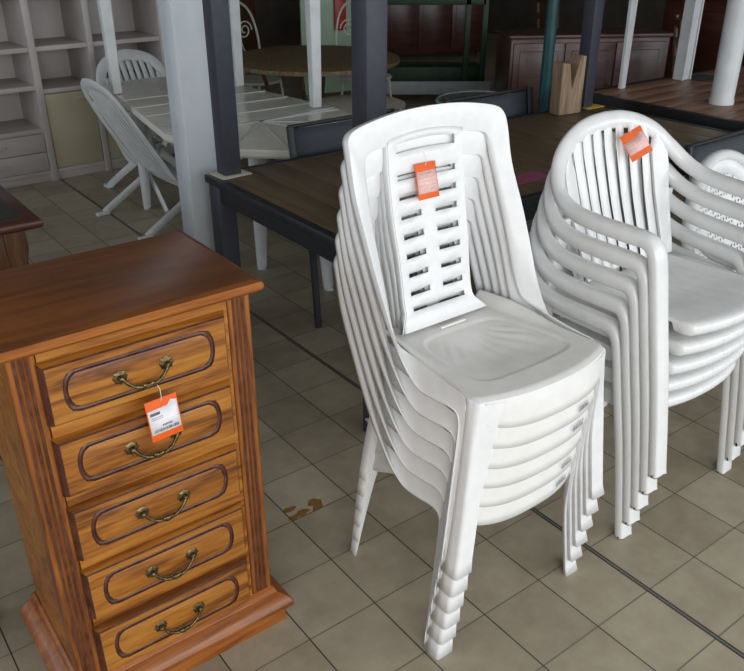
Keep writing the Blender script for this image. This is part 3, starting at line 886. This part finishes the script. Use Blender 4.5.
tag(b.build('round_mat', M['sling'], loc=W(4.62, 2.80, .741)), 'dark round mat lying on the reddish plank table behind the flat white leg', 'mat')

# ------------------------------------------------------------------ white oval garden table, a second one standing on it
def outline(cx, cy, hw, hl, c1=.18, c2=.5):
    P_ = [(-hw, hl-c2), (-hw+.10, hl-c1), (-hw+.29, hl), (hw-.29, hl), (hw-.10, hl-c1), (hw, hl-c2), (hw, -hl+c2), (hw-.10, -hl+c1), (hw-.29, -hl), (-hw+.29, -hl), (-hw+.10, -hl+c1), (-hw, -hl+c2)]
    return [(cx+x, cy+y) for x, y in P_]
root = thing('garden_table', 'large white plastic table with radial seams, left of the brown table', 'table', 1.955, 3.91)
o_ = [(-.27, .95), (-.12, 1.02), (.12, 1.02), (.27, .95), (.39, .50), (.475, -.38), (.40, -.76), (.20, -.97), (-.18, -.98), (-.37, -.80), (-.48, -.38), (-.36, .34)]
b = MB()
rings = []
for (k, z) in ((.93, .675), (.985, .680), (1.0, .690), (1.0, .712), (.993, .719), (.985, .720)): rings.append([(x*k, y*(1-(1-k)*.5), z) for x, y in o_])
b.rings(rings); b.build('tabletop', M['table_white'], root, smooth=25)
b = MB()   # raised seams: cross bars and radial ones at the near end
def seam(xa, ya, xb, yb):
    d = Vector((xb-xa, yb-ya, 0)); n_ = Vector((-d.y, d.x, 0)).normalized()*.005
    vs = []
    for z in (.7195, .7222):
        for (x, y) in ((xa, ya), (xb, yb)):
            for g in (1, -1): vs.append((x+n_.x*g, y+n_.y*g, z))
    b.add(vs, [[4, 5, 7, 6], [0, 1, 5, 4], [2, 3, 7, 6], [0, 2, 6, 4], [1, 3, 7, 5], [0, 1, 3, 2]])
for y in (-.42, -.20, .02, .24, .46): seam(-.455+.13*(y+.42), y, .455-.07*(y+.42), y)
for (x, y) in o_[5:11]: seam(0, -.42, x*.97, y*.985)
b.build('seam', M['white_old'], root)
for (x, y, fx, fy) in ((-.10, -.55, -.09, -.50), (.03, -.86, .035, -.92), (-.16, .72, -.17, .76), (.28, .62, .30, .66)):
    b = MB(); b.tube([(x, y, .675), (lerp(x, fx, .5), lerp(y, fy, .5), .35), (fx, fy, .012), (fx, fy, 0)], [(.050, .036), (.040, .030), (.026, .022), (.028, .024)], n=10); b.build('leg', M['white_old'], root, smooth=60)
b = MB(); b.tube(spline([(.03, -.82, .36), (.10, -.76, .50), (.18, -.68, .62), (.22, -.60, .676)], 4), (.018, .012), n=8); b.build('brace', M['white_old'], root)
root = thing('garden_table', 'small white plastic table standing on the large octagonal-ended one, only its legs in view', 'table', 1.955, 3.985, .7225)
b = MB(); b.box(-.44, .44, -.45, .64, .70, .725, ch=.01); b.build('tabletop', M['white_old'], root)
for (x, y) in ((.385, -.395), (.365, .39), (-.300, .58), (-.375, -.395)):
    b = MB(); b.rings([[(x-q, y-q*.8, z), (x+q, y-q*.8, z), (x+q, y+q*.8, z), (x-q, y+q*.8, z)] for q, z in ((.026, 0), (.034, .70))]); b.build('leg', M['white_old'], root, bevel=.006)

# ------------------------------------------------------------------ white reclining garden chairs round that table
def recliner(label, s, t, rz, group='white reclining garden chairs'):
    root = thing('reclining_chair', label, 'chair', s, t, 0, rz, group)
    # origin below the seat's rear; chair faces +x, y across
    prof = spline([(.07, 0, .205), (-.01, 0, .27), (-.10, 0, .41), (-.205, 0, .59), (-.28, 0, .73), (-.32, 0, .81)], 6)
    def hwid(q): return .245*math.sqrt(max(0, 1-max(0, (q-.45)/.55)**2.3))*lerp(.88, 1.0, min(1, q/.4))
    nP = len(prof)-1
    b = MB()
    for k in range(9):
        y = (k-4)*.046; pts = []
        for j, p in enumerate(prof):
            q = j/nP
            if abs(y) < hwid(q)*.86 and q < .93: pts.append((p.x+.12*y*y*4*.2, y, p.z))
        b.tube(pts, (.0165, .005), n=8, up=(.5, 0, .2))
    b.build('back_slat', M['white_old'], root, smooth=60, props={'kind': 'stuff'} if False else None)
    b = MB(); rim = [(p.x, hwid(j/nP), p.z) for j, p in enumerate(prof)] ; rim += [(p[0], -p[1], p[2]) for p in rim[::-1]]
    b.tube(rim, (.034, .008), n=8, up=(.5, 0, .2)); b.tube([(.07, -.22, .21), (.07, .22, .21)], .014)
    b.build('back_frame', M['white_old'], root, smooth=60)
    b = MB(); rows = []
    for k in range(8):
        x = .07+.40*k/7; z = .21+.16*math.sin(PI*.5*k/7); rows.append([(x, y*.23, z-.01*(1-y*y)-(.02 if k == 7 else 0)) for y in [-1+q/4 for q in range(9)]])
    b.rings(rows, closed=False); b.build('seat', M['white_old'], root, solid=.01)
    for g in (-1, 1):
        y = g*.275
        b = MB(); b.tube(spline([(-.25, y, .012), (-.05, y, .13), (.20, y, .27), (.48, y, .40)], 3), (.010, .024), n=8); b.box(-.30, -.22, y-.018, y+.018, 0, .018, ch=.004); b.build('leg', M['white_old'], root, smooth=60)
        b = MB(); b.tube(spline([(.46, y*.93, .0), (.30, y*.93, .18), (.05, y*.93, .33), (-.10, y*.93, .46)], 3), (.010, .022), n=8); b.build('leg', M['white_old'], root, smooth=60)
        b = MB(); b.tube(spline([(-.085, y, .50), (-.05, y, .535), (.0, y, .545), (.10, y, .545), (.36, y, .56), (.46, y, .54), (.47, y, .40)], 4), (.024, .010), n=8); b.build('armrest', M['white_old'], root, smooth=60)
    return root
rc = recliner('white slatted reclining chair seen from behind at the left of the large white table', 1.80, 4.46, R(4))
dup(rc, W(2.06, 5.02, .0), YAW-PI/2+R(6), 'white slatted reclining chair standing in front of the cream cabinet door', 'white reclining garden chairs')

# ------------------------------------------------------------------ wall cabinet at the far left
root = thing('shelf_cabinet', 'pinkish white wall cabinet with open niches, two drawers and a cream door, far left', 'cabinet', 0, 5.58, 0, R(1.5))
def cb(name, boxes, m, parent=None, ch=.003):
    b = MB()
    for q in boxes: b.box(*q, ch=ch)
    return b.build(name, m, parent or root)
Hc = 2.0
ups = [(.60, .645), (1.505, 1.55), (1.885, 1.925), (2.40, 2.44)]
cb('upright', [(a, c, -.012, .40, 0, Hc) for a, c in ups], M['laminate'])
cb('shelf', [(.645, 1.505, 0, .39, z, z+.03) for z in (.045, .325, .60, .835, 1.15, 1.5, Hc-.03)] + [(1.55, 1.885, 0, .39, z, z+.03) for z in (.045, .57, .835, 1.15, 1.5, Hc-.03)]
   + [(1.925, 2.40, 0, .39, z, z+.03) for z in (.045, .57, .835, 1.15, 1.5, Hc-.03)], M['laminate'])
cb('back_board', [(.645, 2.40, .392, .40, 0, Hc)], M['laminate'], ch=0)
cb('plinth', [(.645, 1.505, .008, .03, 0, .045), (1.55, 1.885, .008, .03, 0, .045), (1.925, 2.40, .008, .03, 0, .045)], M['laminate'])
for z0, z1 in ((.078, .198), (.203, .322)):
    d_ = cb('drawer', [(.650, 1.500, -.004, .30, z0, z1)], M['laminate'])
    b = MB(); b.box(1.10, 1.25, -.020, -.004, (z0+z1)/2-.010, (z0+z1)/2+.012, ch=.006); b.build('handle', M['laminate'], d_)
d_ = cb('door', [(1.555, 1.88, -.002, .018, .078, .566)], M['cream'])
b = MB(); b.box(1.74, 1.86, -.020, -.003, .52, .53, ch=.003); b.build('handle', M['laminate'], d_)
d_ = cb('door', [(1.93, 2.395, -.002, .018, .078, .566)], M['cream'])
b = MB(); b.box(1.95, 2.07, -.020, -.003, .52, .53, ch=.003); b.build('handle', M['laminate'], d_)

# ------------------------------------------------------------------ writing desk at the left edge
root = thing('writing_desk', 'dark leather-topped wooden writing desk cut off by the left edge', 'desk', 0, 0)
dx0, dx1, dy0, dy1, dz = -.72, .645, 2.595, 3.26, .745
b = MB(); rings = []
for (o, z) in ((-.012, dz-.03), (-.004, dz-.024), (0, dz-.014), (-.003, dz-.004), (-.008, dz)):
    rings.append([(dx0-o, dy0-o, z), (dx1+o, dy0-o, z), (dx1+o, dy1+o, z), (dx0-o, dy1+o, z)])
b.rings(rings); b.build('top', M['mahogany'], root, smooth=40)
b = MB(); b.box(dx0+.05, dx1-.05, dy0+.05, dy1-.05, dz-.002, dz+.0015); b.build('leather_inlay', M['dark_leather'], root)
b = MB(); b.box(dx0+.06, dx1-.06, dy0+.05, dy1-.05, dz-.16, dz-.03, ch=.006); b.build('apron', M['walnut'], root)
for (a, c) in ((dx0+.25, dy0+.06), (dx1-.28, dy0+.06)):
    b = MB(); b.box(a-.17, a+.17, c, c+.52, .06, dz-.16, ch=.006); pd = b.build('pedestal', M['walnut'], root)
    for k in range(3):
        b = MB(); b.box(a-.15, a+.15, c-.014, c-.001, .09+.16*k, .235+.16*k, ch=.005); dd = b.build('drawer', M['mahogany'], pd) if False else b.build('drawer', M['mahogany'], root)
        b = MB(); b.lathe([(.0005, 0), (.010, .0), (.011, .008), (.004, .014)], n=12, c=(a, c-.014, .162+.16*k), axis='Y'); b.build('knob', M['brass'], dd)
for (x, y) in ((dx0+.08, dy0+.075), (dx1-.085, dy0+.075), (dx0+.08, dy1-.08), (dx1-.085, dy1-.08)):
    b = MB(); b.rings([[(x-q, y-q, z), (x+q, y-q, z), (x+q, y+q, z), (x-q, y+q, z)] for q, z in ((.018, 0), (.024, .05), (.018, .09), (.026, .40), (.034, .52), (.026, .60), (.034, .64), (.034, dz-.035))])
    b.build('leg', M['walnut'], root, bevel=.004)

# blue box at the bottom left corner
b = MB(); rings = []
for q, z in ((.050, 0), (.056, .07), (.060, .072), (.060, .08)): rings.append([(-q, -q, z), (q, -q, z), (q, q, z), (-q, q, z)])
b.rings(rings); tag(b.build('plastic_box', M['blue'], loc=W(.075, 1.77, 0), rz=YAW, bevel=.004), 'small blue plastic box on the floor left of the oak chest', 'box')

# ------------------------------------------------------------------ things further back
# rusty mosaic round table
root = thing('mosaic_table', 'round rusty mosaic-topped iron table behind the large white table', 'table', 3.22, 4.95)
b = MB(); b.lathe([(.58, .70), (.60, .705), (.60, .73), (.585, .735), (.30, .736), (.01, .736)], n=48); b.build('tabletop', M['mosaic'], root, smooth=40)
for k in range(4):
    a = PI/4+k*PI/2; b = MB(); b.tube(spline([(.40*math.cos(a), .40*math.sin(a), .70), (.30*math.cos(a), .30*math.sin(a), .45), (.12*math.cos(a), .12*math.sin(a), .30), (.34*math.cos(a), .34*math.sin(a), 0)], 5), .014, n=6)
    b.build('leg', M['rust'], root, smooth=60)
def iron_chair(label, s, t, rz, group='scrolled iron chairs'):
    root = thing('iron_chair', label, 'chair', s, t, 0, rz, group)
    b = MB(); b.lathe([(.01, .44), (.20, .44), (.21, .45), (.20, .462), (.01, .465)], n=24); b.build('seat', M['pale_iron'], root, smooth=40)
    b = MB()
    b.tube(spline([(-.19, .14, .45), (-.20, .18, .75), (-.14, .21, .95), (0, .22, 1.02), (.14, .21, .95), (.20, .18, .75), (.19, .14, .45)], 6), .010, n=6)
    for g in (-1, 1):
        pts = []
        for k in range(30):
            th = k/29*3.6*PI; r_ = .075*(1-k/36); pts.append((g*(.085-.0+r_*math.cos(th)*1), .20, .80+r_*math.sin(th)))
        b.tube(pts, .006, n=5, up=(0, 1, 0))
        b.tube(spline([(g*.02, .17, .47), (g*.13, .18, .56), (g*.05, .19, .68), (g*.02, .20, .90)], 6), .006, n=5)
    b.build('scrolled_back', M['pale_iron'], root, smooth=60)
    for (x, y) in ((.15, -.13), (-.15, -.13), (.15, .14), (-.15, .14)):
        b = MB(); b.tube([(x, y, .445), (x*1.3, y*1.3, 0)], .010, n=6); b.build('leg', M['pale_iron'], root)
    return root
ic = iron_chair('cream scrolled iron chair behind the left side of the mosaic table', 3.25, 5.85, R(10))
dup(ic, W(4.05, 5.45, 0), YAW-R(20), 'cream scrolled iron chair behind the right side of the mosaic table', 'scrolled iron chairs')
b = MB(); b.box(-.35, .35, 0, .025, .10, 1.0, ch=.004)
for x in (-.30, .26): b.box(x, x+.04, -.08, .10, 0, .10)
o = tag(b.build('folding_screen', M['green_panel'], loc=W(4.55, 6.6, 0), rz=YAW-R(8)), 'pale green panel standing behind the iron chairs', 'panel')
b = MB(); b.box(-.02, .10, -.03, -.001, .66, .98, ch=.01); b.build('red_ornament', M['red'], o)
root = thing('garden_table', 'round cream table low behind the white leg, right of the mosaic table', 'table', 3.05, 4.18)
b = MB(); b.lathe([(.27, .535), (.29, .54), (.29, .56), (.28, .565), (.01, .566)], n=36); b.build('tabletop', M['card'], root)
b = MB(); b.lathe([(.20, 0), (.20, .02), (.03, .05), (.025, .535)], n=20); b.build('pedestal', M['card'], root)

# bench with a pale board and green box between the posts
root = thing('planter_bench', 'dark green garden bench with a long pale grey front board, seen between the charcoal posts', 'bench', 5.25, 6.05, 0, R(-37))
b = MB(); b.box(-.60, .58, -.02, .0, .085, .205, ch=.003); b.build('front_board', M['board'], root)
b = MB(); b.box(-.50, .50, .10, .42, .10, .32, ch=.01); b.build('box', M['green'], root)
for x in (-.50, .34, .50):
    b = MB(); b.box(x-.025, x+.025, .02, .07, 0, 1.0, ch=.004); b.build('post', M['green'], root)
b = MB(); b.box(-.50, .50, .02, .05, .88, .97, ch=.004); b.build('rail', M['green'], root)
# small round glass table
root = thing('glass_table', 'small round glass table with a pale rim behind the right sling chair', 'table', 3.20, 3.24)
b = MB(); b.lathe([(.01, .705), (.245, .705), (.245, .713), (.01, .713)], n=40); b.build('tabletop', M['glass'], root)
b = MB(); b.tube([(.25*math.cos(a), .25*math.sin(a), .708) for a in [2*PI*k/48 for k in range(48)]], .009, n=8, closed_path=True); b.build('rim', M['hose'], root, smooth=60)
for k in range(3):
    a = k*2*PI/3; b = MB(); b.tube([(.23*math.cos(a), .23*math.sin(a), .70), (.10*math.cos(a), .10*math.sin(a), .35), (.20*math.cos(a), .20*math.sin(a), 0)], .009, n=6); b.build('leg', M['charcoal'], root)

# dark furniture in the depth of the shop
def sideboard(label, s, t, w_, d_, h_, m, rz=0, doors=3):
    root = thing('sideboard', label, 'sideboard', s, t, 0, rz)
    b = MB(); b.box(-w_/2, w_/2, 0, d_, .06, h_-.03, ch=.004); b.build('body', m, root)
    b = MB(); b.box(-w_/2-.02, w_/2+.02, -.02, d_+.01, h_-.03, h_, ch=.006); b.build('top', M['mahogany'], root)
    for k in range(doors):
        a = -w_/2+.02+(w_-.04)/doors*k; c = a+(w_-.04)/doors-.01
        b = MB(); b.box(a, c, -.016, -.001, .10, h_-.06, ch=.005); b.box(a+.05, c-.05, -.022, -.014, .16, h_-.12, ch=.005); dd = b.build('door', m, root)
        b = MB(); b.lathe([(.0005, 0), (.010, .0), (.012, .01), (.004, .016)], n=12, c=(c-.03, -.016, h_*.5), axis='Y'); b.build('knob', M['brass'], dd)
    for (x, y) in ((-w_/2+.05, .05), (w_/2-.05, .05), (-w_/2+.05, d_-.05), (w_/2-.05, d_-.05)):
        b = MB(); b.box(x-.03, x+.03, y-.03, y+.03, 0, .06); b.build('foot', m, root)
    return root
sideboard('low dark brown sideboard behind the notched timber block', 5.45, 4.35, 1.3, .42, .78, M['mahogany'], R(-30))
sideboard('dark walnut sideboard against the back wall behind the mosaic table', 4.4, 9.6, 2.0, .45, 1.0, M['walnut'])
sideboard('dark sideboard on the right side behind the reddish plank table', 7.3, 4.2, 1.6, .45, .95, M['mahogany'], R(-90), 4)
sideboard('brown sideboard beyond the pale bench board', 6.9, 8.2, 1.8, .45, .9, M['mahogany'], R(-20), 4)
b = MB(); b.lathe([(.09, 0), (.09, .02), (.034, .04), (.034, 1.25), (.02, 1.26)], n=20)
tag(b.build('teal_stand', M['teal'], loc=W(3.83, 3.36, 0), smooth=50), 'dark teal round stand behind the notched timber block', 'stand')
def dark_chair(label, s, t, rz):
    root = thing('wooden_chair', label, 'chair', s, t, 0, rz, 'dark wooden chairs at the back')
    b = MB(); b.box(-.21, .21, -.21, .21, .43, .46, ch=.008); b.build('seat', M['walnut'], root)
    for (x, y) in ((-.19, -.19), (.19, -.19)):
        b = MB(); b.box(x-.018, x+.018, y-.018, y+.018, 0, .43, ch=.003); b.build('leg', M['walnut'], root)
    for x in (-.19, .19):
        b = MB(); b.tube([(x, .23, 0), (x, .195, .44), (x, .25, .95)], .017, n=8); b.build('leg', M['walnut'], root)
    b = MB()
    for z in (.60, .74, .88): b.box(-.185, .185, .205+(z-.6)*.12, .225+(z-.6)*.12, z, z+.055, ch=.004)
    b.build('backrest', M['walnut'], root)
    return root
dc = dark_chair('dark wooden ladder-back chair behind the reddish plank table, the nearest of the four', 5.75, 3.0, R(15))
for lab, s, t, a in (('dark wooden ladder-back chair behind the thick white pedestal on the plank table', 5.9, 2.2, -20),
                     ('dark wooden ladder-back chair left of the one nearest the plank table', 5.75, 3.5, 40),
                     ('dark wooden ladder-back chair furthest back beside the sideboard', 6.4, 5.4, 70)):
    dup(dc, W(s, t, 0), YAW+R(a), lab, 'dark wooden chairs at the back')

# ------------------------------------------------------------------ light
def area(name, s, t, z, sx, sz, energy, color, rx, rz):
    l = bpy.data.lights.new(name, 'AREA'); l.shape = 'RECTANGLE'; l.size = sx; l.size_y = sz; l.energy = energy; l.color = color
    o = bpy.data.objects.new(name, l); COL.objects.link(o); o.location = W(s, t, z); o.rotation_euler = (rx, 0, YAW+rz); return o
# daylight through the shop front behind the camera, falling in slightly from the right
area('daylight', 4.4, Y0+.02, 1.75, 6.4, 1.8, 110, (.96, .985, 1.0), R(78), R(6))
area('daylight_near', -1.1, Y0+.02, 1.75, 3.2, 1.8, 100, (1.0, .99, .97), R(80), R(-10))
area('daylight_side', X0+.02, 4.2, 1.7, 5.0, 1.6, 30, (.92, .96, 1.0), R(80), -PI/2)
w = bpy.data.worlds.new('daylight_sky'); scene.world = w; w.use_nodes = True
bg = w.node_tree.nodes['Background']; bg.inputs[0].default_value = (.75, .86, 1, 1); bg.inputs[1].default_value = 1.2

# ------------------------------------------------------------------ camera
cam = bpy.data.cameras.new('camera'); co = bpy.data.objects.new('camera', cam); COL.objects.link(co)
cam.sensor_width = 36; cam.sensor_fit = 'HORIZONTAL'; cam.lens = 36*810/744; cam.clip_start = .05
cam.shift_y = -(335.5-335)/744
co.location = (0, 0, 1.60); co.rotation_euler = (R(90-27.3), 0, 0)
scene.camera = co
scene.view_settings.view_transform = 'Standard'; scene.view_settings.look = 'None'; scene.view_settings.gamma = 1
scene.view_settings.use_curve_mapping = False; scene.view_settings.exposure = 0.08
